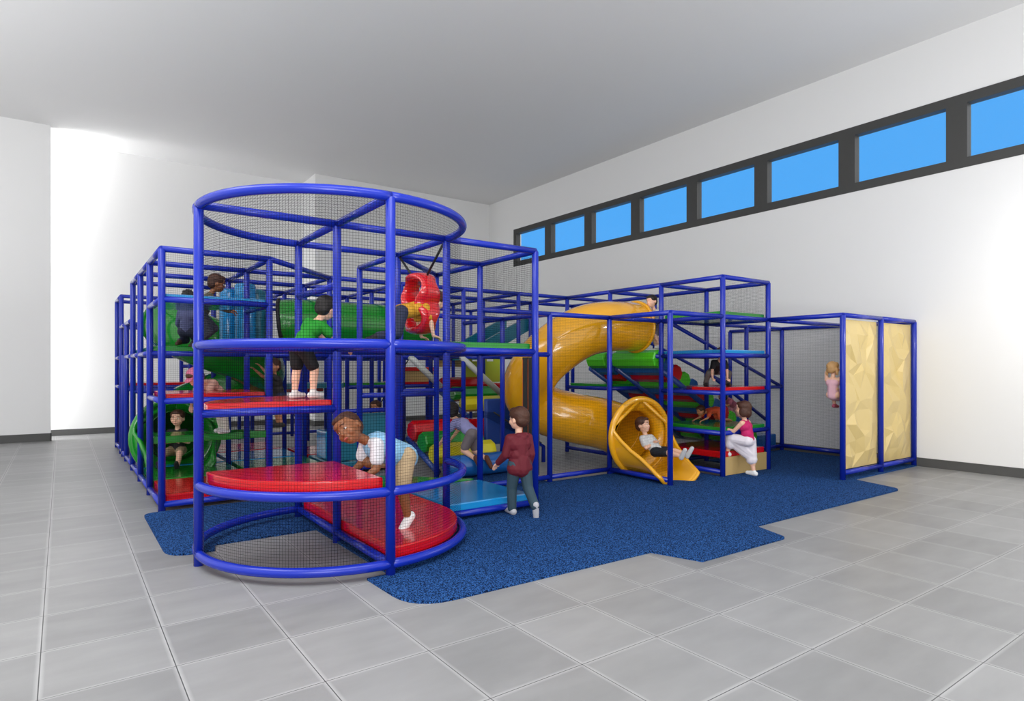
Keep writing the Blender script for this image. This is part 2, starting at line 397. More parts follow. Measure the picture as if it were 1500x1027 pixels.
deck(lw, 0, 1, 3, 4, .19, GREEN, 'low green deck')
deck(lw, 0, 1, 3, 4, .765, GREEN, 'green half deck', poly=[(.03, 3.03), (1.3, 3.03), (1.0, 3.35), (.5, 3.5), (.03, 3.55)])
deck(lw, 0, 1, 3, 4, 1.985, GREEN, 'green upper deck', poly=[(.03, 3.03), (1.25, 3.03), (1.0, 3.9), (.03, 3.97)])
deck(lw, 0, 1, 4, 5, .19, SKY, 'low sky blue deck')
# --- far left wing
P = [(0, 6, LT), (1, 6, LT), (0, 7, HT), (1, 7, HT), (0, 8, HT), (1, 8, HT), (0, 6.6, 1.93)]
R = [(0, 5, 0, 6, LT), (0, 6, 0, 7, LT), (0, 6, 1, 6, LT), (0, 7, 0, 8, HT), (0, 7, 1, 7, HT), (0, 8, 1, 8, HT), (1, 7, 1, 8, HT), (1, 5, 1, 6, LT)]
R += [(0, j, 0, j+1, Z0) for j in (5, 6, 7)]+[(0, j, 0, j+1, Z3) for j in (5, 7)]+[(0, 7, 0, 8, Z2), (0, 7, 1, 7, Z2), (0, 7, 1, 7, LT), (0, 8, 1, 8, Z0), (0, 7, 1, 7, Z0), (0, 6, 1, 6, Z2), (0, 8, 1, 8, Z2)]
fl_ = frame('far_left_frame', 'stepped blue tube frame at the far left rear corner of the playground', P, R,
            [((0, j), (0, j+1), Z0, LT-.03) for j in (5, 6, 7)])
deck(fl_, 0, 1, 7, 8, .19, RED, 'low red deck'); deck(fl_, 0, 1, 5, 6, 1.985, SKY, 'sky blue deck'); deck(fl_, 0, 1, 7, 8, 1.385, RED, 'red deck')
# --- main block, west part
def block(name, label, I, J, skip=()):
    P = [(i, j, HT) for i in range(I[0], I[1]+1) for j in range(J[0], J[1]+1) if (i, j) not in skip]
    R = []
    for (i, j, _) in P:
        if (i+1, j, HT) in P: R += [(i, j, i+1, j, HT)]
        if (i, j+1, HT) in P: R += [(i, j, i, j+1, HT)]
    return P, R
P, R = block('a', '', (2, 3), (3, 8))
R += [(1, j, 2, j, HT) for j in (3, 4, 5, 7, 8)]
for j in (4, 6, 8): R += [(2, j, 3, j, Z3)]
for j in (3, 4, 5, 6): R += [(1, j, 2, j, Z0)]
R += [(1, 5, 2, 5, Z2), (1, 8, 2, 8, Z2), (1, 8, 2, 8, 1.72), (2, 3, 3, 3, Z0), (2, 3, 2, 4, Z0), (2, 8, 3, 8, Z0), (1, 3, 2, 3, Z3), (1, 4, 2, 4, Z3), (2, 3, 3, 3, Z3), (2, 6, 3, 6, Z2), (2, 3, 2, 4, Z3), (2, 3, 3, 3, 1.0)]
mw = frame('central_frame', 'blue tube framework with many posts in the middle, seen through the round tower', P, R, [((1, 8), (3, 8), Z0, HT)])
deck(mw, 1, 2, 3, 4, .19, GREEN, 'low green deck'); deck(mw, 1, 2, 4, 5, .19, SKY, 'low sky blue deck'); deck(mw, 1, 2, 5, 6, .19, RED, 'low red deck')
deck(mw, 2, 3, 4, 5, .19, RED, 'low red deck'); deck(mw, 2, 3, 3, 4, .19, TEAL, 'low teal deck')
deck(mw, 2, 3, 3, 4, 1.985, TEAL, 'teal upper deck'); deck(mw, 1, 2, 5, 6, 1.385, RED, 'red deck', poly=[(1.03, 5.03), (1.97, 5.03), (1.97, 5.4)])
deck(mw, 2, 3, 5, 6, 1.385, TEAL, 'teal deck'); deck(mw, 2, 3, 6, 7, 1.28, RED, 'red deck under the teal one')
deck(mw, 1, 2, 3, 4, 1.985, GREEN, 'green upper deck', poly=[(1.6, 3.1), (1.97, 3.03), (1.97, 3.97), (1.6, 3.97)])
# --- main block, east part
P, R = block('b', '', (4, 5), (3, 8))
R += [(3, j, 4, j, HT) for j in range(3, 9)]
for j in (3, 5, 7): R += [(4, j, 5, j, Z3), (3, j, 4, j, Z3)]
R += [(3, 3, 4, 3, Z2), (4, 2, 4, 3, LT), (3, 2, 4, 2, LT), (4, 1, 4, 2, LT), (3, 5, 4, 5, Z2), (4, 5, 5, 5, Z2), (4, 3, 5, 3, Z0), (3, 8, 4, 8, Z0), (4, 8, 5, 8, Z0)]
me_ = frame('rear_frame', 'dense blue tube framework behind the yellow spiral slide', P+[(4, 2, LT)], R, [((3, 8), (5, 8), Z0, HT)])
deck(me_, 3, 4, 3, 4, 1.985, TEAL, 'teal upper deck'); deck(me_, 4, 5, 3, 4, 1.985, GREEN, 'green upper deck'); deck(me_, 4, 5, 5, 6, 1.385, RED, 'red deck')
deck(me_, 3, 4, 4, 5, .19, GREEN, 'low green deck'); deck(me_, 4, 5, 4, 5, .19, RED, 'low red deck'); deck(me_, 3, 4, 5, 6, 1.385, GREEN, 'green deck')
# --- right tower
P = [(i, j, HT) for i in (6, 7) for j in range(0, 4)]+[(6, 4, HT), (7, 4, HT), (6, 6, HT)]
R = []
for j in range(0, 4): R += [(6, j, 7, j, HT)]
for j in range(0, 4): R += [(6, j, 6, j+1, HT), (7, j, 7, j+1, HT)]
R += [(5, 3, 6, 3, HT), (6, 4, 7, 4, HT), (5, 4, 6, 4, HT), (6, 4, 6, 6, HT), (5, 6, 6, 6, HT)]
for z in (Z1, Z2, Z3, LT): R += [(6, 0, 7, 0, z), (6, 0, 6, 1, z), (7, 0, 7, 1, z), (6, 1, 7, 1, z)]
R += [(6, 1, 6, 2, Z3), (6, 2, 7, 2, Z3), (6, 2, 6, 3, Z2), (6, 2, 7, 2, Z2), (6, 1, 6, 2, LT), (6, 0, 6, 1, Z0), (6, 1, 7, 1, Z0), (6, 1, 6, 2, Z0), (6, 3, 7, 3, Z2), (6, 2, 6, 3, Z0), (6, 3, 6, 4, Z3)]
rt_ = frame('right_tower_frame', 'tall square blue tube tower on the right with red, green and blue decks', P, R,
            [((6, 0), (7, 0), 2.52, HT-.03), ((7, 0), (7, 1), Z0, HT-.03), ((6, 0), (6, 1), Z0, LT), ((7, 1), (7, 3), LT, HT), ((6, 1), (7, 1), 2.0, HT)])
deck(rt_, 6, 7, 0, 1, .385, RED, 'red entry step deck'); deck(rt_, 6, 7, 0, 1, .765, GREEN, 'green deck', poly=[(6.03, .03), (6.97, .03), (6.97, .8), (6.8, .97), (6.03, .97)])
deck(rt_, 6, 7, 0, 1, 1.385, RED, 'red deck', poly=[(6.03, .03), (6.97, .03), (6.97, .97), (6.5, .97), (6.03, .5)]); deck(rt_, 6, 7, 0, 1, 1.975, SKY, 'sky blue deck', poly=[(6.03, .03), (6.97, .03), (6.97, .3), (6.3, .97), (6.03, .97)])
deck(rt_, 6, 7, 0, 1, 2.575, GREEN, 'green top deck'); deck(rt_, 6, 7, 1, 2, 1.975, SKY, 'sky blue deck by the slide mouth', poly=[(6.03, 1.03), (6.97, 1.03), (6.97, 1.97), (6.03, 1.97)])
deck(rt_, 6, 7, 2, 3, 1.385, GREEN, 'green deck'); deck(rt_, 6, 7, 1, 2, .19, TEAL, 'low teal deck')
prism('kick_panel', [(6.035, .0), (6.965, .0), (6.965, .03), (6.035, .03)], .02, .30, TAN, rt_, .004, 'tan plywood kick panel')
# --- slide enclosure
R = [(4, 1, 5, 1, LT), (5, 0, 5, 1, LT), (5, 0, 6, 0, LT), (5, 1, 6, 1, LT), (4, 1, 5, 1, Z0), (5, 0, 5, 1, Z0), (3, 1, 4, 1, Z0), (5, 1, 6, 1, .05), (3, 1, 4, 1, Z3)]
se = frame('slide_enclosure_frame', 'low blue tube enclosure with nets in front of the yellow spiral slide', [(4, 1, LT), (5, 1, LT), (5, 0, LT)], R,
           [((4, 1), (5, 1), Z0, LT), ((5, 0), (5, 1), Z0, LT)])
# hinged charcoal strap curtain
cu = empty('strap_curtain', G(4, 1.25), 'charcoal vertical strap curtain with thin orange seams beside the slide enclosure', 'curtain')
for k in range(3):
    a = G(3.88, 1.06+.11*k)
    link('strap', boxes('strap', [(a.x-.012, a.x+.012, a.y, a.y+.12, .12, 1.85)]), cu, CHAR)
    link('seam', boxes('seam', [(a.x-.0135, a.x-.012, a.y+.108, a.y+.118, .15, 1.82)]), cu, ORANGE, 'thin orange seam')
# --- climbing wall bay
R = [(7, 0, 7, -1, LT), (7, -1, 8, -1, LT), (8, -1, 9, -1, LT), (9, -1, 9, 0, LT), (9, 0, 9, 1, LT), (7, 1, 8, 1, LT), (8, 1, 9, 1, LT), (7, 0, 9, 0, LT), (7, -1, 8, -1, .115), (8, -1, 9, -1, .115), (9, -1, 9, 0, .10), (9, 0, 9, 1, .10), (8, 1, 9, 1, .10), (9, 1, 9, 2, LT), (8, 1, 9, 1, Z2)]
cw = frame('climbing_bay_frame', 'low blue tube bay at the far right holding the rock climbing panels', [(7, -1, LT), (8, -1, LT), (9, -1, LT), (9, 1, LT), (8, 1, LT), (9, 2, LT)], R,
           [((9, -1), (9, 1), .10, LT), ((8, 1), (9, 1), .10, LT)])
def rock_panel(i0, seed, label):
    rnd = random.Random(seed); W_, H_ = M-.10, 2.27; nx, nz = 6, 11
    o = G(i0, -1); bx = o.x+.05; by = o.y; vs = []; fs = []
    for b in range(nz+1):
        for a in range(nx+1):
            x = W_*a/nx; z = H_*b/nz; h = rnd.uniform(0, .075)
            if 0 < a < nx: x += rnd.uniform(-.38, .38)*W_/nx
            if 0 < b < nz: z += rnd.uniform(-.38, .38)*H_/nz
            if a in (0, nx) or b in (0, nz): h = rnd.uniform(.0, .012)
            vs.append((bx+x, by+.045-h, .155+z))
    for b in range(nz):
        for a in range(nx):
            k = b*(nx+1)+a
            if rnd.random() < .5: fs += [(k, k+1, k+nx+2), (k, k+nx+2, k+nx+1)]
            else: fs += [(k, k+1, k+nx+1), (k+1, k+nx+2, k+nx+1)]
    n = len(vs)
    vs += [(bx, by+.07, .155), (bx+W_, by+.07, .155), (bx+W_, by+.07, .155+H_), (bx, by+.07, .155+H_)]
    c0, c1, c2, c3 = 0, nx, (nx+1)*(nz+1)-1, (nx+1)*nz
    fs += [(n, n+3, n+2, n+1)]
    fs += [tuple([n, n+1]+list(range(c1, c0-1, -1)))]
    fs += [tuple([n+3]+list(range(c3, c2+1))+[n+2])]
    fs += [tuple([n+1, n+2]+list(range(c2, c1-1, -(nx+1))))]
    fs += [tuple([n+3, n]+list(range(c0, c3+1, nx+1)))]
    ob = link('rock_panel', mesh_from('rock_panel', vs, fs), None, ROCK)
    # back face grips
    return tag(ob, label, 'climbing wall')
rp1 = rock_panel(7, 3, 'tan faceted rock climbing panel, left of the two, beside the corner post')
rp2 = rock_panel(8, 11, 'tan faceted rock climbing panel, right of the two, nearest the hall wall')
# ------------------------------------------------------------------ slides
def frames(pts):
    T = []
    for k in range(len(pts)):
        a = pts[max(k-1, 0)]; b = pts[min(k+1, len(pts)-1)]; T.append((b-a).normalized())
    return T
def ring_loop(name, cpt, t, R_, r, m, par, label=None, seg=36):
    up = Vector((0, 0, 1)); n = (up-t*up.dot(t)).normalized(); b = t.cross(n)
    return link(name, sweep(name, [cpt+n*math.cos(2*math.pi*k/seg)*R_+b*math.sin(2*math.pi*k/seg)*R_ for k in range(seg)], r, 10, True), par, m, label)
def tube_slide(label, P, R_, m, rings, exit_=None, cat='slide', ringm=None):
    pts = catmull(P, 8); e = empty('tube_slide', (pts[-1].x, pts[-1].y, 0), label, cat)
    T = frames(pts)
    vs = []; fs = []; seg = 36
    for p, t in zip(pts, T):
        up = Vector((0, 0, 1)); n = (up-t*up.dot(t)).normalized(); b = t.cross(n)
        for s in range(seg):
            a = 2*math.pi*s/seg; vs.append(p+n*math.cos(a)*R_+b*math.sin(a)*R_)
    for k in range(len(pts)-1):
        for s in range(seg):
            a = k*seg+s; b_ = k*seg+(s+1) % seg; fs.append((a, a+seg, b_+seg, b_))
    tb = link('tube', mesh_from('tube', vs, fs, True), e, m)
    so = tb.modifiers.new('solid', 'SOLIDIFY'); so.thickness = .015; so.offset = -1
    for f in rings:
        k = min(len(pts)-1, int(f*(len(pts)-1)))
        ring_loop('joint_ring', pts[k], T[k], R_+.004, .009, ringm or m, e)
    k0 = 0; ring_loop('entry_flange', pts[0], T[0], R_+.02, .03, ringm or m, e)
    if exit_:
        # stations: (offset along exit, drop, radius, half angle, shift down)
        base = pts[-1]; t = Vector((T[-1].x, T[-1].y, 0)).normalized(); side = t.cross(Vector((0, 0, 1)))
        st = exit_; vs = []; fs = []; na = 32
        for (d_, z, r, A) in st:
            for s in range(na+1):
                a = math.radians(-A+2*A*s/na)
                q = Vector((base.x, base.y, z))+t*(d_+(.0 if A > 170 else 0))+side*math.sin(a)*r+Vector((0, 0, 1))*(-math.cos(a)*r)
                if A > 170: pass
                vs.append(q)
        for k in range(len(st)-1):
            for s in range(na):
                a = k*(na+1)+s; fs.append((a, a+1, a+na+2, a+na+1))
        mo_ = link('exit_trough', mesh_from('exit_trough', vs, fs, True), e, m)
        so = mo_.modifiers.new('solid', 'SOLIDIFY'); so.thickness = .03; so.offset = 1
        hood = next(k for k, q in enumerate(st) if q[3] < 170)-1
        L = [vs[k*(na+1)] for k in range(hood, len(st))]; Rr = [vs[k*(na+1)+na] for k in range(hood, len(st))]
        front = vs[(len(st)-1)*(na+1):]
        rim = L+front[1:-1]+list(reversed(Rr))
        link('rim', sweep('rim', rim, .032, 10), e, m)
        hs = st[hood]; hc_ = Vector((base.x, base.y, hs[1]))+t*hs[0]
        ring_loop('hood_rim', hc_, t, hs[2], .05, m, e, None, 48)
    return e
YP = [G(i, j, z) for i, j, z in [(5.96, 1.45, 2.41), (5.4, 1.45, 2.39), (4.98, 1.48, 2.29), (4.68, 1.58, 2.08), (4.48, 1.78, 1.78), (4.45, 2.0, 1.46), (4.55, 2.1, 1.16), (4.8, 2.03, .95), (5.08, 1.8, .83), (5.30, 1.48, .75), (5.34, 1.15, .67), (5.32, .88, .61)]]
tube_slide('yellow plastic spiral tube slide ending in an open hooded exit', YP, .415, YSLIDE, (.14, .3, .47, .62, .78, .93),
           [(-.06, .60, .415, 179.5), (.06, .61, .44, 179.5), (.12, .61, .51, 179.5), (.16, .61, .585, 179.5), (.165, .61, .585, 108), (.20, .60, .575, 100), (.32, .56, .53, 92), (.48, .51, .48, 82), (.66, .455, .44, 74), (.82, .44, .45, 62), (.95, .455, .50, 52), (1.0, .44, .50, 50)])
cc_ = (.97, 4.62)
GP = [G(cc_[0]+.56*math.cos(math.radians(a)), cc_[1]+.56*math.sin(math.radians(a)), 2.42-1.72*(a-180)/360) for a in range(180, 541, 30)]+[G(.41, 4.42, .66), G(.41, 4.25, .62)]
tube_slide('green plastic spiral tube slide with round hooded mouth on the left', GP, .40, GREENP, (.2, .4, .6, .8, .95),
           [(-.06, .62, .40, 179.5), (.06, .62, .44, 179.5), (.12, .62, .52, 179.5), (.16, .62, .60, 179.5), (.165, .62, .60, 108), (.22, .61, .58, 100), (.38, .56, .50, 92), (.54, .51, .46, 80), (.70, .50, .50, 62)])
HP = [G(1.56, 3.56, 2.38), G(1.75, 3.5, 2.40), G(2.3, 3.5, 2.40), G(2.9, 3.5, 2.40), G(3.6, 3.5, 2.40)]
tube_slide('green plastic crawl tube running level on the upper deck behind the round tower', HP, .375, GREENP, (.35, .62), None, 'crawl tube', BLACK)

# ------------------------------------------------------------------ red hourglass loop on straps
sw = empty('hanging_loop', G(2, .5, 2.05), 'shiny red hourglass-shaped crawl loop hanging on black straps in the tower opening', 'crawl loop')
pl = []; rl = []
for k in range(56):
    t = 2*math.pi*k/56; w = .27*math.copysign(abs(math.cos(t))**.75, math.cos(t)); z = .31*math.sin(t)
    w *= 1-.40*math.exp(-((math.sin(t)+.02)/.30)**2)
    pl.append(G(2, .5)+Vector((.0, w, 2.44+z))); rl.append(.062+.015*math.cos(4*t))
link('loop', sweep('loop', pl, .09, 14, True, rl, True, (2.1, .68)), sw, REDP)
link('strap', sweep('strap', [G(2, .36, 2.76), G(2, .04, 3.07)], .014, 8), sw, BLACK); link('strap', sweep('strap', [G(2, .64, 2.76), G(2, .96, 3.07)], .014, 8), sw, BLACK)

# ------------------------------------------------------------------ roller ramps
def roller_ramp(label, A, B, C, D_, n, cols, r, hand=None, m=NAVY):
    """A,B: near/far ends of the lowest roller axis; C,D_: of the highest"""
    e = empty('roller_ramp', (A.x, A.y, 0), label, 'ramp')
    for k in range(n):
        t = k/(n-1); a = A.lerp(C, t); b = B.lerp(D_, t); d = (b-a).normalized()
        q = [a, a+d*.02, b-d*.02, b]
        rm = sweep('roller', q, r, 8, radii=[r*.88, r, r, r*.88])
        for pg_ in rm.polygons: pg_.use_smooth = False
        link('roller', rm, e, cols[k % len(cols)])
    dz = Vector((0, 0, -r*1.0))
    for p, q in ((A, C), (B, D_)): link('side_beam', sweep('side_beam', [p+dz+(p-q)*.0, q+dz] if n > 5 else [p+dz+(p-q)*.22, q+dz+(q-p)*.15], .05, 10), e, m)
    for a, b in (hand or []): link('handrail', sweep('handrail', [a, b], .034, 10), e, BLUE)
    return e
rr_ = roller_ramp('long sloping ramp of red, lime and blue padded rollers behind the right tower', G(8.3, 1.08, .33), G(8.3, 1.92, .33), G(6.06, 1.08+.0, 1.84), G(6.06, 1.92, 1.84), 13, [LIME, RED, ROYAL], .16,
            [(G(6.1, 1.0, 2.5), G(9, 1.0, 1.30)), (G(6.1, 2.0, 2.5), G(9, 2.0, 1.30)), (G(7, 1.0, 1.62), G(8.6, 1.0, .62))])
for k in range(13):
    t = k/12; a = G(8.3, 2.08, .33).lerp(G(6.06, 2.08, 1.84), t); b = a+Vector((0, .40*M, 0)); dd = Vector((0, .02, 0))
    rm = sweep('roller', [a, a+dd, b-dd, b], .16, 8, radii=[.14, .16, .16, .14])
    for pg_ in rm.polygons: pg_.use_smooth = False
    link('roller', rm, rr_, [LIME, RED, ROYAL][k % 3])
link('side_beam', sweep('side_beam', [G(8.3, 2.5, .17), G(6.06, 2.5, 1.68)], .055, 10), rr_, NAVY)
roller_ramp('short ramp of yellow, green and red rollers at the playground entrance', G(3.06, 2.2, .33), G(3.96, 2.2, .33), G(3.06, 2.82, .64), G(3.96, 2.82, .64), 3, [YELLOWV, GREEN, RED], .175)
roller_ramp('upper ramp of yellow, green and red rollers behind the entrance ramp', G(4.1, 3.2, 1.02), G(4.92, 3.2, 1.02), G(4.1, 3.85, 1.36), G(4.92, 3.85, 1.36), 3, [YELLOWV, GREEN, RED], .14)
a, b = G(3.05, 1.86, .19), G(4.0, 1.86, .19)
tag(link('log_roll', sweep('log_roll', [a, a+(b-a)*.02, a+(b-a)*.06, b-(b-a)*.06, b-(b-a)*.02, b], .17, 20, radii=[.10, .15, .17, .17, .15, .10]), None, ROYAL),
    'thick blue vinyl log roll lying at the foot of the entrance ramp', 'foam roll')
# blue landing pads, foam block
def soft_box(name, i0, i1, j0, j1, z0, z1, m, label, cat):
    return tag(prism(name, [(i0, j0), (i1, j0), (i1, j1), (i0, j1)], z0, z1, m, None, .03), label, cat)
soft_box('landing_pad', 8.42, 8.94, 1.06, 1.94, .02, .34, ROYAL, 'thick blue landing pad at the bottom of the long roller ramp', 'foam pad')
soft_box('landing_pad', 7.1, 8.3, 1.06, 1.3, .02, .16, TEAL, 'flat teal foam pad on the floor beneath the long roller ramp', 'foam pad')
soft_box('soft_block', 2.06, 2.36, 3.3, 3.7, .20, .66, SKY, 'sky blue foam block on the low teal deck behind the tower', 'foam block')
soft_box('padded_panel', 2.07, 2.93, 3.06, 3.12, .20, .95, TEAL, 'teal padded panel under a rail behind the round tower', 'panel')
soft_box('padded_panel', 4.1, 4.62, 2.55, 2.62, .35, 1.15, NAVY, 'navy blue padded panel standing right of the entrance ramp', 'panel')
soft_box('seat_block', 4.7, 5.4, 3.78, 3.95, 1.20, 1.38, RED, 'red foam seat block below the lime castle panel', 'foam block')
def slab(name, pts4, th, m, label, cat):
    up = Vector((0, 0, th)); a = [Vector(p) for p in pts4]; vs = a+[p+up for p in a]
    return tag(link(name, mesh_from(name, vs, [(3, 2, 1, 0), (4, 5, 6, 7), (0, 1, 5, 4), (1, 2, 6, 5), (2, 3, 7, 6), (3, 0, 4, 7)]), None, m), label, cat)
ws = empty('wave_slide', G(4.3, 4.5, 1.5), 'teal open slide running down behind the top of the yellow spiral slide', 'slide')
for nm, j0, j1, dz, th in (('slide_bed', 4.1, 4.9, 0, .06), ('side_wall', 4.06, 4.12, 0, .32), ('side_wall', 4.88, 4.94, 0, .32)):
    o = slab(nm, [G(4.95, j0, 1.85+dz), G(6.1, j0, 2.55+dz), G(6.1, j1, 2.55+dz), G(4.95, j1, 1.85+dz)], th, TEAL, '', '')
    del o['label']; del o['category']; o.parent = ws; o.matrix_parent_inverse = parent_inv(ws)
# bolsters
def bolster(i, j, z0, z1, r, m, label, group=None):
    a = G(i, j, z0); b = G(i, j, z1); d = b-a
    return tag(link('bolster', sweep('bolster', [a, a+d*.01, a+d*.04, b-d*.04, b-d*.01, b], r, 18, radii=[r*.7, r*.92, r, r, r*.92, r*.7]), None, m), label, 'bolster', group)
bolster(.90, 3.50, 2.0, 2.88, .13, SKY, 'sky blue upright bolster, leftmost of the three on the upper green deck', 'upright sky blue bolsters')
bolster(1.05, 3.30, 2.0, 2.95, .15, SKY, 'sky blue upright bolster, front and tallest of the three', 'upright sky blue bolsters')
bolster(1.24, 3.52, 2.0, 2.90, .13, TEAL, 'darker teal upright bolster, rightmost of the three', 'upright sky blue bolsters')
bolster(1.25, 3.02, 1.30, 1.93, .05, ROYAL, 'slim blue punch bolster hanging under the green upper deck')
# castle panel with battlements
cp = []
x = 4.62
for k in range(5):
    cp += [(x, 1.82 if k % 2 else 1.92), (x+.15, 1.82 if k % 2 else 1.92)]; x += .15
o0 = [(4.62, 1.39)]+cp+[(5.37, 1.39)]
me = bpy.data.meshes.new('castle_panel'); bm = bmesh.new()
f1 = [bm.verts.new(G(i, 4, z)) for i, z in o0]; f2 = [bm.verts.new(G(i, 4.03, z)) for i, z in o0]
bm.faces.new(f1); bm.faces.new(list(reversed(f2)))
for k in range(len(o0)): bm.faces.new((f1[k], f2[k], f2[(k+1) % len(o0)], f1[(k+1) % len(o0)]))
bmesh.ops.recalc_face_normals(bm, faces=bm.faces); bm.to_mesh(me); bm.free()
tag(link('castle_panel', me, None, LIMEP), 'lime yellow panel with castle battlements deep inside the playground', 'panel')
# tan ladder boxes with red bar
tb = empty('crawl_box', G(4.05, 5.1, 1.38), 'tan plywood crawl box with a red padded top bar at the back', 'crawl box')
prism('front_panel', [(4.06, 5.1), (4.7, 5.1), (4.7, 5.16), (4.06, 5.16)], 1.385, 1.62, TAN, tb, .005)
prism('top_bar', [(4.04, 5.06), (4.72, 5.06), (4.72, 5.2), (4.04, 5.2)], 1.62, 1.70, RED, tb, .012, 'red padded bar')
prism('upper_panel', [(4.75, 5.1), (5.3, 5.1), (5.3, 5.16), (4.75, 5.16)], 1.70, 1.88, TAN, tb, .005)
prism('side_panel', [(4.06, 5.2), (4.1, 5.2), (4.1, 5.8), (4.06, 5.8)], 1.385, 1.62, TAN, tb, .005)
# grey padded slanting beams
for (p, q, lab) in (((3.12, 3.0, 1.90), (3.62, 3.0, 1.36), 'left'), ((3.92, 3.0, 1.92), (4.72, 3.0, 1.16), 'right')):
    tag(link('slant_beam', sweep('slant_beam', [G(*p), G(*q)], .055, 12), None, GREYPAD), 'pale grey padded slanting beam seen through the entrance, %s of the two' % lab, 'beam', None)
# black net stair and cords at the right of the entrance
ns = empty('net_ramp', G(4.3, 1.9, .3), 'black and red rope net ramp below the bend of the yellow slide', 'net ramp')
v = [G(3.9, 2.6, .95), G(4.0, 2.2, .95), G(4.9, 2.3, .35), G(4.9, 2.7, .35)]
link('rope_net', mesh_from('rope_net', v, [(0, 1, 2, 3)], False, [(0, 0), (.5, 0), (.5, 1.2), (0, 1.2)]), ns, NETS)
link('side_rope', sweep('side_rope', [v[1], v[2]], .014, 8), ns, BLACK)
link('leg_frame', sweep('leg_frame', [G(4.35, 2.25, .36), G(4.8, 2.25, .36), G(4.9, 2.25, .30), G(4.9, 2.25, .02)], .036, 10), ns, BLUE, 'blue bent tube leg')
soft_box('seat_block', 4.02, 4.5, 3.1, 3.3, .3, .75, RED, 'red foam block standing behind the net ramp', 'foam block')
for (p, q, lab) in (((4.1, 5, 1.85), (3.2, 5, .3), 'black tension cord slanting down across the central bays'), ((2.1, 7, 1.9), (2.9, 7, .3), 'black tension cord slanting in the bay left of centre')):
    tag(link('tension_cord', sweep('tension_cord', [G(*p), G(*q)], .012, 6), None, BLACK), lab, 'cord')
# ------------------------------------------------------------------ people
def hexc(r, g, b, rough=.7, **k):
    return (srgb(r, g, b), rough, k)
_m = {}
def cmat(name, r, g, b, rough=.75, sub=0, bump=.0, noise=.08):
    key = (name, r, g, b)
    if key not in _m: _m[key] = mat(name, srgb(r, g, b), rough, 0, noise, 18, bump, 60, sub)
    return _m[key]
SKL = cmat('fair_skin', 232, 184, 156, .5, .15, 0, .03); SKT = cmat('light_brown_skin', 190, 128, 92, .5, .15, 0, .04); SKB = cmat('brown_skin', 142, 88, 54, .45, .12, 0, .05)
EYEW = cmat('eye_white', 235, 235, 232, .3); EYED = cmat('eye_dark', 30, 18, 12, .2); LIPS = cmat('lips', 176, 92, 84, .5)
HBLK = cmat('black_hair', 22, 17, 15, .6, 0, .6, .3); HBRN = cmat('brown_hair', 70, 38, 22, .6, 0, .6, .3); HLBR = cmat('light_brown_hair', 112, 72, 44, .6, 0, .6, .3); HBLD = cmat('blond_hair', 196, 152, 98, .6, 0, .6, .25)
def hull_prims(prims):
    vs_all = []; fs_all = []
    for pr_ in prims:
        bm = bmesh.new()
        if pr_[0] == 'c':
            _, a, b, ra, rb = pr_
            for p, r in ((a, ra), (b, rb)):
                bmesh.ops.create_icosphere(bm, subdivisions=2, radius=r, matrix=Matrix.Translation(p))
            bmesh.ops.convex_hull(bm, input=bm.verts)
            loose = [v for v in bm.verts if not v.link_faces]
            bmesh.ops.delete(bm, geom=loose, context='VERTS')
        else:
            _, cen, R3, rad = pr_
            mt = Matrix.Translation(cen) @ R3.to_4x4() @ Matrix.Diagonal((rad[0], rad[1], rad[2], 1))
            bmesh.ops.create_icosphere(bm, subdivisions=3, radius=1, matrix=mt)
        bmesh.ops.recalc_face_normals(bm, faces=bm.faces)
        bm.verts.ensure_lookup_table(); b0 = len(vs_all)
        for k, v in enumerate(bm.verts): v.index = k; vs_all.append(v.co.copy())
        for f in bm.faces: fs_all.append(tuple(b0+v.index for v in f.verts))
        bm.free()
    return vs_all, fs_all
def fuse(name, prims, vox, m, par, it=3, label=None):
    vs, fs = hull_prims(prims); me = mesh_from(name, vs, fs)
    o = bpy.data.objects.new(name, me); COL.objects.link(o)
    r = o.modifiers.new('r', 'REMESH'); r.mode = 'VOXEL'; r.voxel_size = vox; r.use_smooth_shade = True
    s = o.modifiers.new('s', 'SMOOTH'); s.iterations = it; s.factor = .5
    dg = bpy.context.evaluated_depsgraph_get(); ev = o.evaluated_get(dg)
    me2 = bpy.data.meshes.new_from_object(ev); me2.name = name
    bpy.data.objects.remove(o); bpy.data.meshes.remove(me)
    for p in me2.polygons: p.use_smooth = True
    me2.materials.clear()
    return link(name, me2, par, m, label)
def V(*a): return Vector(a)
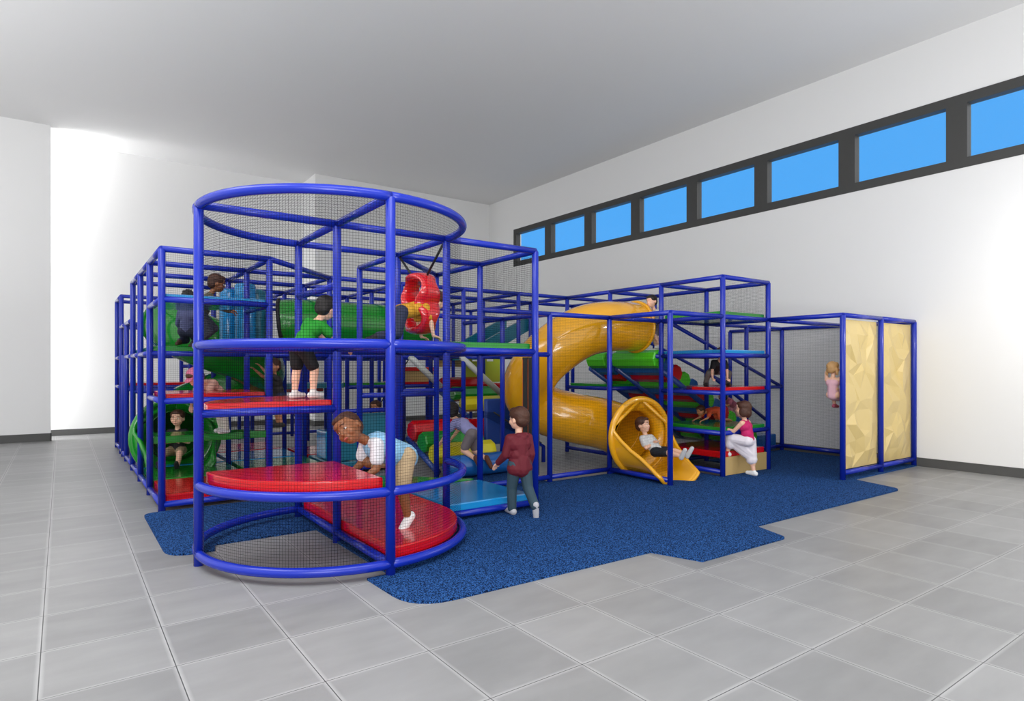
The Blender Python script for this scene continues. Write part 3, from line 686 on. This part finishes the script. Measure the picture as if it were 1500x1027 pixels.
def person(label, at, yaw, P, h=1.2, skin=None, hair=None, hstyle='short', clothes=(), vox=.009, ground=None, face=True, group=None, cap=None):
    """at=(i,j) pelvis; ground = height of the surface that carries the lowest point; P: pose in (right, forward, up)"""
    L = h/1.25; y = math.radians(yaw)
    Rm = Matrix(((math.sin(y), math.cos(y), 0), (-math.cos(y), math.sin(y), 0), (0, 0, 1)))
    n = lambda v: (Rm @ Vector(v)).normalized()
    tv = n(P.get('torso', (0, 0, 1))); lat = n(P.get('lat', (1, 0, 0))); lat = (lat-tv*lat.dot(tv)).normalized()
    lath = n(P.get('lath', P.get('lat', (1, 0, 0)))); lath = (lath-tv*lath.dot(tv)).normalized()
    pel = V(0, 0, 0); neck = pel+tv*.34*L; chest = pel+tv*.235*L; waist = pel+tv*.115*L
    fwd = tv.cross(lat); fwd = -fwd if fwd.dot(n((0, 1, 0)) if abs(tv.z) > .6 else n((0, 0, -1))) < 0 else fwd
    sh = {s: neck-tv*.045*L+lat*(.118*L*k) for s, k in (('L', -1), ('R', 1))}
    hp = {s: pel-tv*.0*L+lath*(.062*L*k) for s, k in (('L', -1), ('R', 1))}
    arm = {}; leg = {}
    for s in 'LR':
        a = P.get('arm'+s, ((.1, 0, -1), (.05, .15, -1)))
        el = sh[s]+n(a[0])*.185*L; wr = el+n(a[1])*.165*L; hd_ = n(a[2] if len(a) > 2 else a[1]); arm[s] = (el, wr, hd_)
        l = P.get('leg'+s, ((0, 0, -1), (0, 0, -1)))
        kn = hp[s]+n(l[0])*.262*L; an = kn+n(l[1])*.25*L
        fd = n(l[2] if len(l) > 2 else (0, 1, 0)); leg[s] = (kn, an, fd)
    hdv = n(P.get('head', (0, .1, 1))); hc = neck+hdv*.172*L; K = L*1.19
    fc = n(P.get('face', (0, 1, 0))); hup = (hdv-fc*hdv.dot(fc)).normalized() if abs(hdv.dot(fc)) < .97 else n((0, 0, 1)); fx = fc.cross(hup)
    if ground is not None:
        pts = [arm[s][1].z-.05*L for s in 'LR']+[leg[s][1].z-.055*L for s in 'LR']+[leg[s][0].z-.045*L for s in 'LR']+[-.085*L]
        if P.get('sup') == 'feet': pts = [leg[s][1].z-.055*L for s in 'LR']
        if P.get('sup') == 'seat': pts = [-.088*L]
        z0 = ground-min(pts)
    else: z0 = P['z']
    base = G(at[0], at[1], z0)
    mv = lambda p: p+base
    pel, neck, chest, waist, hc = map(mv, (pel, neck, chest, waist, hc))
    sh = {s: mv(sh[s]) for s in sh}; hp = {s: mv(hp[s]) for s in hp}
    arm = {s: (mv(a[0]), mv(a[1]), a[2]) for s, a in arm.items()}; leg = {s: (mv(a[0]), mv(a[1]), a[2]) for s, a in leg.items()}
    HR = Matrix((fx, fc, hup)).transposed()     # head axes: x right, y face, z up
    Hq = lambda x, yy, z: hc+fx*x*K+fc*yy*K+hup*z*K
    e = lambda x, yy, z, a, b, c_: ('e', Hq(x, yy, z), HR, (a*K, b*K, c_*K))
    c_ = lambda a, b, ra, rb: ('c', a, b, ra*L, rb*L)
    B = []
    B += [c_(hp['L'], hp['R'], .078, .078), c_(pel, waist, .085, .08), c_(waist, chest, .08, .088), c_(chest-lat*.05*L, chest+lat*.05*L, .075, .075), c_(waist-lat*.03*L, waist+lat*.03*L, .075, .075),
          c_(chest, neck-tv*.02*L, .08, .045), c_(neck-tv*.03*L, hc-hup*.05*L, .04, .038)]
    for s in 'LR':
        el, wr, hd_ = arm[s]; kn, an, fd = leg[s]
        B += [c_(neck-tv*.05*L, sh[s], .05, .044), c_(sh[s], el, .040, .031), c_(el, wr, .031, .021)]
        B += [c_(hp[s], kn, .074, .048), c_(kn, an, .047, .031)]
        d = (kn-an).normalized(); B += [c_(kn.lerp(an, .12)-fd*.012*L, kn.lerp(an, .45)-fd*.014*L, .040, .038)]
        toe = an+fd*.12*L-V(0, 0, .02*L)*(1 if abs(fd.z) < .5 else 0); heel = an-fd*.03*L-V(0, 0, .018*L)*(1 if abs(fd.z) < .5 else 0)
        B += [c_(heel, toe, .030, .021), c_(an, an.lerp(toe, .5), .03, .026)]
        # hand: palm + four fingers + thumb
        ax = hd_; sd = ax.cross(V(0, 0, 1)); sd = sd.normalized() if sd.length > .2 else lat.copy(); pn = sd.cross(ax).normalized()
        if pn.z > 0 and P.get('palm', 'down') == 'down': pn = -pn
        k_ = 1 if s == 'L' else -1
        p1 = wr+ax*.05*L
        for q in (-.018, 0, .018): B.append(c_(wr+ax*.012*L, p1+sd*q*L, .015, .0125))
        fr = .0078 if vox < .008 else .0095
        for q, (o_, ln) in enumerate(((-.024, .050), (-.008, .060), (.008, .056), (.024, .044))):
            a0 = p1+sd*o_*L; a1 = a0+(ax+pn*.25)*ln*.55*L+sd*o_*.15*L; a2 = a1+(ax+pn*.9)*ln*.5*L
            B += [c_(a0, a1, fr, fr*.95), c_(a1, a2, fr*.95, fr*.8)]
        tside = sd if sd.dot(lat)*(1 if s == 'L' else -1) > 0 else -sd
        t0 = wr+ax*.02*L+tside*.016*L; t1 = t0+(ax*.7+tside*.7+pn*.2)*.035*L; B += [c_(t0, t1, .011, .0095), c_(t1, t1+(ax+tside*.2+pn*.3)*.025*L, .0095, .008)]
    # head
    B += [e(0, -.008, .022, .080, .094, .092), e(0, .018, -.03, .062, .070, .070), e(0, .045, -.068, .034, .034, .028), e(.034, .045, -.028, .034, .034, .032), e(-.034, .045, -.028, .034, .034, .032),
          e(0, .062, .045, .055, .026, .03), e(.080, -.005, -.012, .010, .018, .027), e(-.080, -.005, -.012, .010, .018, .027), e(0, .092, -.022, .012, .014, .011),
          ('c', Hq(0, .082, .012), Hq(0, .094, -.018), .007*K, .010*K), e(0, .078, -.055, .022, .014, .010)]
    root = empty('person', (base.x, base.y, ground if ground is not None else z0), label, 'person', group)
    body = fuse('body', B, vox, skin, root)
    if face:
        for sx in (-1, 1):
            vv, ff = hull_prims([e(sx*.029, .0735, .004, .0115, .0095, .0058)])
            eo = link('eye', mesh_from('eye', vv, ff, True), root, EYEW)
            vv, ff = hull_prims([e(sx*.029, .0805, .004, .0058, .0036, .0056)])
            link('iris', mesh_from('iris', vv, ff, True), eo, EYED)
            link('eyebrow', sweep('eyebrow', [Hq(sx*.015, .091, .031), Hq(sx*.031, .090, .036), Hq(sx*.047, .079, .030)], .0035*L, 6), root, hair)
        vv, ff = hull_prims([e(0, .090, -.0535, .021, .006, .0055)])
        link('mouth', mesh_from('mouth', vv, ff, True), root, LIPS)
    # hair
    Hh = [e(0, -.018, .036, .088, .094, .090), e(0, -.045, -.005, .080, .062, .072), e(0, .045, .080, .060, .045, .030), e(.05, -.01, .05, .042, .075, .055), e(-.05, -.01, .05, .042, .075, .055)]
    if hstyle == 'crop': Hh = [e(0, -.016, .034, .084, .089, .086), e(0, -.043, -.005, .073, .058, .066), e(0, .04, .080, .055, .042, .026)]
    if hstyle == 'bob': Hh += [e(.062, -.015, -.03, .034, .062, .075), e(-.062, -.015, -.03, .034, .062, .075), e(0, -.06, -.045, .075, .05, .07)]
    if hstyle == 'tails': Hh += [e(.088, -.03, -.02, .03, .03, .035), e(-.088, -.03, -.02, .03, .03, .035), e(.1, -.04, -.07, .022, .022, .04), e(-.1, -.04, -.07, .022, .022, .04)]
    if hstyle == 'spiky':
        rr = random.Random(5)
        for q in range(22):
            a = rr.uniform(0, 6.28); b = rr.uniform(.2, 1.2); d = V(math.cos(a)*math.cos(b), math.sin(a)*math.cos(b)-.1, math.sin(b)+.1)
            Hh.append(('c', Hq(d.x*.075, d.y*.08-.015, d.z*.085+.03), Hq(d.x*.098, d.y*.105-.015, d.z*.112+.03), .014*K, .004*K))
    if hstyle: fuse('hair', Hh, max(vox, .007), hair, root, 2)
    if cap: fuse('cap', [e(0, -.012, .055, .094, .098, .075), e(0, .10, .050, .055, .05, .010)], vox, cap, root, 2)
    # clothing
    for kind, m, *rest in clothes:
        Q = []
        if kind in ('tee', 'tank', 'long', 'hoodie'):
            g = .012 if kind != 'hoodie' else .022
            Q += [c_(pel+tv*.02*L, waist, .085+g, .080+g), c_(pel+tv*.02*L-lath*.045*L, pel+tv*.02*L+lath*.045*L, .072+g, .072+g), c_(waist-lat*.035*L, waist+lat*.035*L, .074+g, .074+g), c_(waist, chest, .080+g, .088+g), c_(chest-lat*.055*L, chest+lat*.055*L, .075+g, .075+g), c_(chest, neck-tv*.045*L, .082+g, .050+g*.5)]
            for s in 'LR':
                el, wr, _ = arm[s]
                if kind == 'tank': Q += [c_(neck-tv*.05*L, sh[s].lerp(neck, .35), .048, .042)]
                else: Q += [c_(neck-tv*.05*L, sh[s], .052+g*.4, .046+g*.6)]
                if kind == 'tee': Q += [c_(sh[s], sh[s].lerp(el, .62), .046+g*.6, .046+g*.8)]
                if kind in ('long', 'hoodie'): Q += [c_(sh[s], el, .044+g*.6, .038+g*.5), c_(el, el.lerp(wr, .97), .038+g*.5, .028+g*.4)]
            if kind == 'hoodie': Q += [c_(pel-lath*.06*L-tv*.035*L, pel+lath*.06*L-tv*.035*L, .098, .098), c_(pel-tv*.04*L-fc*.02*L, pel+tv*.05*L-fc*.02*L, .105, .1), c_(neck-lat*.05*L-tv*.01*L-fc*.045*L, neck+lat*.05*L-tv*.01*L-fc*.045*L, .036, .036), c_(neck-fc*.06*L-tv*.03*L, neck-fc*.065*L-tv*.07*L, .045, .03)]
            nm = {'tee': 'shirt', 'tank': 'tank_top', 'long': 'shirt', 'hoodie': 'hoodie'}[kind]
        elif kind in ('shorts', 'pants'):
            Q += [c_(hp['L'], hp['R'], .088, .088), c_(pel, pel+tv*.04*L, .088, .082)]
            for s in 'LR':
                kn, an, fd = leg[s]
                if kind == 'shorts': Q += [c_(hp[s], hp[s].lerp(kn, .80), .084, .068)]
                else: Q += [c_(hp[s], kn, .084, .062), c_(kn, kn.lerp(an, .93), .060, .052)]
            nm = kind
        elif kind == 'skirt':
            Q += [c_(hp['L'], hp['R'], .092, .092), c_(pel, pel+tv*.04*L, .094, .085)]
            ks = [hp[s].lerp(leg[s][0], 1.05) for s in 'LR']
            Q += [c_(hp['L'], ks[0], .09, .085), c_(hp['R'], ks[1], .09, .085), c_(ks[0].lerp(hp['L'], .2), ks[1].lerp(hp['R'], .2), .09, .09), c_(ks[0], ks[0]-V(0, 0, .10*L), .08, .085), c_(ks[1], ks[1]-V(0, 0, .03*L), .085, .092), c_(ks[0]-V(0, 0, .05*L), ks[1]-V(0, 0, .0*L), .07, .085)]
            nm = 'skirt'
        elif kind == 'dress':
            Q += [c_(chest, pel, .092, .105), c_(chest-lat*.05*L, chest+lat*.05*L, .085, .085), c_(pel, pel.lerp((leg['L'][0]+leg['R'][0])/2, .7), .11, .135)]
            nm = 'dress'
        elif kind in ('shoes', 'socks'):
            for s in 'LR':
                kn, an, fd = leg[s]; dn = V(0, 0, 1) if abs(fd.z) < .5 else V(0, 0, 0)
                toe = an+fd*.12*L-dn*.02*L; heel = an-fd*.032*L-dn*.02*L
                g = .008 if kind == 'shoes' else .005
                q_ = [c_(heel, toe, .032+g, .025+g), c_(an, an.lerp(toe, .5)-dn*.004*L, .034+g*.5, .030+g), c_(an, an.lerp(kn, .1 if kind == 'shoes' else .2), .033, .034)]
                fuse('shoe' if kind == 'shoes' else 'sock', q_, vox, m, root, 2)
            continue
        elif kind == 'vest':
            g = .030; Q += [c_(pel-tv*.02*L, waist, .098+g*.5, .082+g), c_(waist-lat*.035*L, waist+lat*.035*L, .075+g, .075+g), c_(waist, chest, .080+g, .088+g), c_(chest-lat*.05*L, chest+lat*.05*L, .075+g, .075+g), c_(chest, neck-tv*.05*L, .080+g, .055)]; nm = 'vest'
        fuse(nm, Q, vox, m, root, 3)
    return root
C = cmat
# near the camera -------------------------------------------------------------
person('person in a pale blue shirt and tan shorts crawling onto the red tower step', (1.36, -.44), 180,
       dict(z=.86, torso=(.02, .88, .42), head=(.05, .75, .55), face=(-.55, .8, -.12), armL=((-.15, .1, -1), (.05, .75, -.5), (0, 1, -.1)), armR=((.1, .2, -1), (-.15, .8, -.5), (-.1, 1, -.1)),
            legL=((-.15, .2, -1), (.05, -.25, -1), (-.1, .6, -.75)), legR=((.1, .95, -.12), (0, -.95, -.12), (0, -.9, -.3))), 1.45, SKB, HBRN, 'crop',
       (('tee', C('white_cotton', 225, 225, 230)), ('vest', C('pale_blue_cotton', 140, 190, 222)), ('shorts', C('tan_cotton', 190, 165, 128)), ('shoes', C('white_shoe', 235, 235, 235))), .006)
person('person in a green shirt and black shorts standing on the red deck, back turned', (.80, .30), 25,
       dict(torso=(.22, .5, .85), head=(.1, .6, .75), face=(-.1, .95, -.2), armL=((-.1, .8, -.6), (.0, .8, -.5)), armR=((.5, .5, -.7), (.1, .8, -.5)),
            legL=((-.1, .1, -1), (0, -.12, -1), (0, 1, 0)), legR=((.15, .45, -.9), (.05, -.15, -1), (0, 1, 0)), sup='feet'), 1.18, SKL, HBLK, 'short',
       (('tee', C('green_cotton', 20, 140, 30)), ('shorts', C('black_cotton', 12, 12, 14)), ('socks', C('white_sock', 225, 222, 218))), .008, 1.385, False)
person('person in a maroon hoodie and jeans walking toward the entrance of the playground', (2.70, -.15), 84,
       dict(torso=(0, .06, 1), head=(0, .02, 1), face=(-.35, .9, .0), armL=((-.22, .15, -1), (-.15, .75, -.6)), armR=((.15, -.15, -1), (.0, .35, -.9)),
            legL=((-.03, .22, -1), (0, -.02, -1), (0, 1, 0)), legR=((.05, -.22, -1), (.03, -.62, -.8), (.1, .1, -1)), sup='feet'), 1.27, SKL, HBRN, 'short',
       (('hoodie', C('maroon_cotton', 96, 8, 28)), ('pants', C('teal_denim', 42, 66, 78)), ('shoes', C('grey_shoe', 175, 175, 180))), .007, .018)
person('person in a yellow shirt and navy jeans crawling through the red hanging loop', (1.74, .42), 0,
       dict(torso=(0, .95, .22), head=(0, .85, .5), face=(-.2, .95, -.1), armL=((-.1, .2, -1), (0, .25, -1), (0, 1, -.2)), armR=((.1, .35, -1), (0, .2, -1), (0, 1, -.2)),
            legL=((-.1, .0, -1), (0, -1, -.12), (0, -1, -.2)), legR=((.1, -.25, -1), (0, -1, -.15), (0, -1, -.2))), 1.2, SKL, HBRN, 'short',
       (('tee', C('mustard_cotton', 200, 145, 30)), ('pants', C('navy_denim', 36, 42, 68)), ('shoes', C('black_shoe', 30, 30, 34))), .008, 1.985)
person('person in a white shirt and dark shorts sliding out of the yellow slide', (5.24, .40), -84,
       dict(z=.42, torso=(0, -.74, .70), head=(0, -.25, .95), face=(-.15, .95, .15), armL=((-.25, .55, -.7), (.75, .35, .45)), armR=((.25, .55, -.7), (-.75, .35, .4)),
            legL=((-.08, 1, .10), (0, 1, -.12), (-.1, .5, .85)), legR=((.08, 1, .05), (.02, 1, -.1), (.1, .5, .85))), 1.18, SKL, HBRN, 'short',
       (('tee', C('pale_grey_cotton', 205, 205, 205)), ('shorts', C('black_denim', 26, 32, 42)), ('shoes', C('silver_shoe', 190, 192, 194))), .008)
person('person in a pink top and long white skirt stepping up to the tan kick panel', (6.30, -.17), 100,
       dict(torso=(0, .22, 1), head=(0, .1, 1), face=(-.25, .95, 0), armL=((-.1, .65, -.7), (0, .9, .2)), armR=((.1, .6, -.8), (0, .9, .25)),
            legL=((-.1, 1, .10), (0, .25, -1), (0, 1, 0)), legR=((.05, -.05, -1), (0, -.15, -1), (.2, .9, 0)), sup='feet'), 1.20, SKL, HBRN, 'bob',
       (('tank', C('magenta_cotton', 190, 20, 96)), ('skirt', C('white_linen', 226, 220, 226)), ('shoes', C('white_trainer', 232, 232, 232))), .008, .018, False)
person('person in a black T-shirt and grey trousers crouching on the upper red deck', (6.50, .48), 236,
       dict(torso=(0, .75, .6), head=(0, .6, .7), face=(0, .95, -.25), armL=((-.2, .15, -1), (0, .1, -1), (0, 1, -.2)), armR=((.2, .15, -1), (0, .1, -1), (0, 1, -.2)),
            legL=((-.5, .7, -.15), (-.1, -.5, -.9), (0, 1, 0)), legR=((.5, .7, -.15), (.1, -.5, -.9), (0, 1, 0))), 1.0, SKL, HBRN, 'short',
       (('tee', C('black_tshirt', 22, 24, 30)), ('pants', C('grey_cotton', 92, 86, 84)), ('shoes', C('dark_shoe', 40, 38, 38))), .009, 1.385)
person('person with blond pigtails in a pale pink dress climbing behind the rock panel', (7.2, -.78), 0,
       dict(z=1.27, torso=(0, -.05, 1), head=(0, .15, 1), face=(.25, .9, .1), armL=((-.35, .55, .7), (.1, .8, .6)), armR=((.35, .55, .6), (-.1, .8, .5)),
            legL=((-.3, 1, .1), (0, .3, -1), (0, .9, -.1)), legR=((.3, 1, -.1), (0, .1, -1), (0, .9, -.1))), 1.0, SKL, HBLD, 'tails',
       (('dress', C('pale_pink_cotton', 226, 178, 188)), ('shoes', C('pink_shoe', 190, 90, 110))), .009)
# left wing -------------------------------------------------------------------
person('person with arms folded in a black shirt sitting in the green slide mouth', (.40, 4.02), 245,
       dict(z=.42, torso=(0, -.10, 1), head=(0, .05, 1), face=(0, 1, -.03), armL=((-.35, .35, -.9), (.85, .4, .25)), armR=((.35, .35, -.9), (-.85, .4, .12)),
            legL=((-.22, 1, -.05), (0, .45, -.8), (-.1, .6, .75)), legR=((.22, 1, -.05), (0, .45, -.8), (.1, .6, .75))), 1.2, SKL, HBRN, 'short',
       (('tee', C('black_tshirt', 22, 24, 30)), ('shorts', C('khaki_cotton', 150, 130, 100)), ('shoes', C('black_shoe', 30, 30, 34))), .008)
person('person in a pink cap and striped peach shirt leaning over the red deck', (.72, 3.02), 215,
       dict(torso=(.1, .72, .62), head=(0, .9, .25), face=(0, .75, -.65), armL=((-.1, .6, -.75), (0, .3, -1)), armR=((.1, .6, -.75), (0, .3, -1)),
            legL=((-.1, .1, -1), (0, -.15, -1), (0, 1, 0)), legR=((.1, -.2, -1), (0, -.25, -1), (0, 1, 0)), sup='feet'), 1.2, SKL, HBRN, 'short',
       (('tee', C('peach_cotton', 214, 168, 150)), ('pants', C('white_cotton_trouser', 215, 214, 202)), ('shoes', C('white_shoe', 235, 235, 235))), .009, .765, False, None, C('pink_cap', 205, 110, 140))
person('person in a blue-grey shirt and dark jeans kneeling on the green upper deck', (.40, 3.22), 62,
       dict(torso=(0, .12, 1), head=(0, .2, 1), face=(0, 1, .1), armL=((-.3, .3, -.9), (.1, .7, -.6)), armR=((.3, .3, -.9), (-.1, .7, -.6)),
            legL=((-.15, .85, -.5), (0, -1, -.1), (0, -1, -.2)), legR=((.15, .7, -.6), (0, -1, -.1), (0, -1, -.2))), 1.12, SKB, HBLK, 'spiky',
       (('long', C('blue_grey_cotton', 78, 84, 124)), ('pants', C('navy_denim', 36, 42, 68)), ('shoes', C('brown_shoe', 84, 60, 44))), .009, 1.985, False)
person('person in an olive sweater reaching toward the sky blue bolsters', (.50, 2.98), -8,
       dict(torso=(0, .38, .95), head=(0, .5, .9), face=(-.1, .95, -.2), armL=((-.1, .7, -.75), (0, .9, -.35)), armR=((.1, .7, -.8), (0, .9, -.3)),
            legL=((-.1, .75, -.75), (0, -.75, -.75), (0, 1, 0)), legR=((.1, .45, -.9), (0, -.75, -.7), (0, 1, 0)), sup='feet'), 1.2, SKB, HBRN, 'short',
       (('long', C('olive_wool', 92, 84, 66)), ('pants', C('slate_cotton', 74, 78, 92)), ('shoes', C('dark_shoe', 40, 38, 38))), .009, 1.985)
person('person in a dark shirt and navy shorts hugging the slim blue punch bolster', (1.42, 3.16), 190,
       dict(torso=(0, .25, 1), head=(0, .1, 1), face=(-.35, .9, 0), armL=((.1, .8, .35), (.2, .6, .75)), armR=((-.1, .8, .2), (0, .7, .6)),
            legL=((-.1, .3, -1), (0, -.3, -1), (0, 1, 0)), legR=((.1, .05, -1), (0, -.15, -1), (0, 1, 0)), sup='feet'), 1.1, SKT, HBRN, 'short',
       (('tee', C('charcoal_cotton', 44, 40, 40)), ('shorts', C('navy_cotton', 34, 40, 70)), ('shoes', C('dark_shoe', 40, 38, 38))), .009, .775)
# centre ----------------------------------------------------------------------
person('person in a lilac striped shirt and grey shorts crawling up the entrance ramp', (3.42, 1.80), 118,
       dict(torso=(0, .80, .55), head=(0, .7, .7), face=(0, .95, .1), armL=((-.15, .55, -.8), (0, .6, -.7)), armR=((.15, .6, -.8), (0, .6, -.7)),
            legL=((-.1, .45, -.9), (0, -.85, -.5), (0, -.5, -.85)), legR=((.1, .15, -1), (0, -.85, -.45), (0, -.5, -.85)), z=.68), 1.32, SKL, HBLK, 'short',
       (('tee', C('lilac_cotton', 142, 142, 188)), ('shorts', C('warm_grey_cotton', 116, 106, 108)), ('shoes', C('brown_leather', 92, 50, 34))), .008, None, False)
person('person with brown hair peeking over the low rail behind the round tower', (2.92, 3.62), 220,
       dict(torso=(0, .15, 1), head=(0, .1, 1), face=(0, 1, 0), armL=((-.2, .4, -.9), (0, .9, -.2)), armR=((.2, .4, -.9), (0, .9, -.2)),
            legL=((-.1, .9, -.4), (0, -.6, -.8), (0, 1, 0)), legR=((.1, .9, -.4), (0, -.6, -.8), (0, 1, 0))), 1.15, SKT, HBRN, 'short',
       (('tee', C('denim_cotton', 60, 84, 130)), ('pants', C('slate_cotton', 74, 78, 92)), ('shoes', C('dark_shoe', 40, 38, 38))), .010, .19)
# right -----------------------------------------------------------------------
person('person with black hair in grey shorts standing at the top of the yellow slide', (6.14, 1.18), 170,
       dict(torso=(0, .30, .95), head=(0, .35, .9), face=(-.2, .95, -.1), armL=((-.1, .7, -.6), (0, .9, .1)), armR=((.1, .7, -.6), (0, .9, .1)),
            legL=((-.1, .55, -.85), (0, -.5, -.85), (0, 1, 0)), legR=((.1, .2, -1), (0, -.4, -.9), (0, 1, 0)), sup='feet'), 1.05, SKL, HBLK, 'short',
       (('tee', C('pale_grey_cotton', 205, 205, 205)), ('shorts', C('grey_violet_cotton', 112, 104, 118)), ('socks', C('white_sock', 225, 222, 218))), .010, 1.975, False)
person('person in an orange shirt crawling on the green deck of the right tower', (6.72, .62), 165,
       dict(torso=(0, .85, -.15), head=(0, .8, .2), face=(0, .9, -.3), armL=((-.2, .6, -.8), (0, .9, -.3)), armR=((.2, .6, -.8), (0, .9, -.3)),
            legL=((-.1, -.2, -1), (0, -1, .0), (0, -1, -.1)), legR=((.1, -.3, -1), (0, -1, .0), (0, -1, -.1))), .82, SKT, HBRN, 'short',
       (('tee', C('orange_cotton', 214, 84, 44)), ('shorts', C('orange_cotton', 214, 84, 44))), .010, .765, False)
person('person in a bright pink outfit climbing the lower part of the long roller ramp', (8.0, 1.22), 175,
       dict(torso=(0, .85, .45), head=(0, .7, .6), face=(0, .9, .1), armL=((-.15, .7, -.6), (0, .9, -.1)), armR=((.15, .7, -.6), (0, .9, -.1)),
            legL=((-.1, -.1, -1), (0, -.7, -.6), (0, -.6, -.8)), legR=((.1, .3, -1), (0, -.8, -.5), (0, -.6, -.8)), z=.95), .95, SKT, HBLK, 'bob',
       (('tee', C('rose_cotton', 200, 110, 130)), ('pants', C('light_pink_cotton', 224, 150, 168)), ('shoes', C('red_shoe', 170, 30, 34))), .010, None, False)
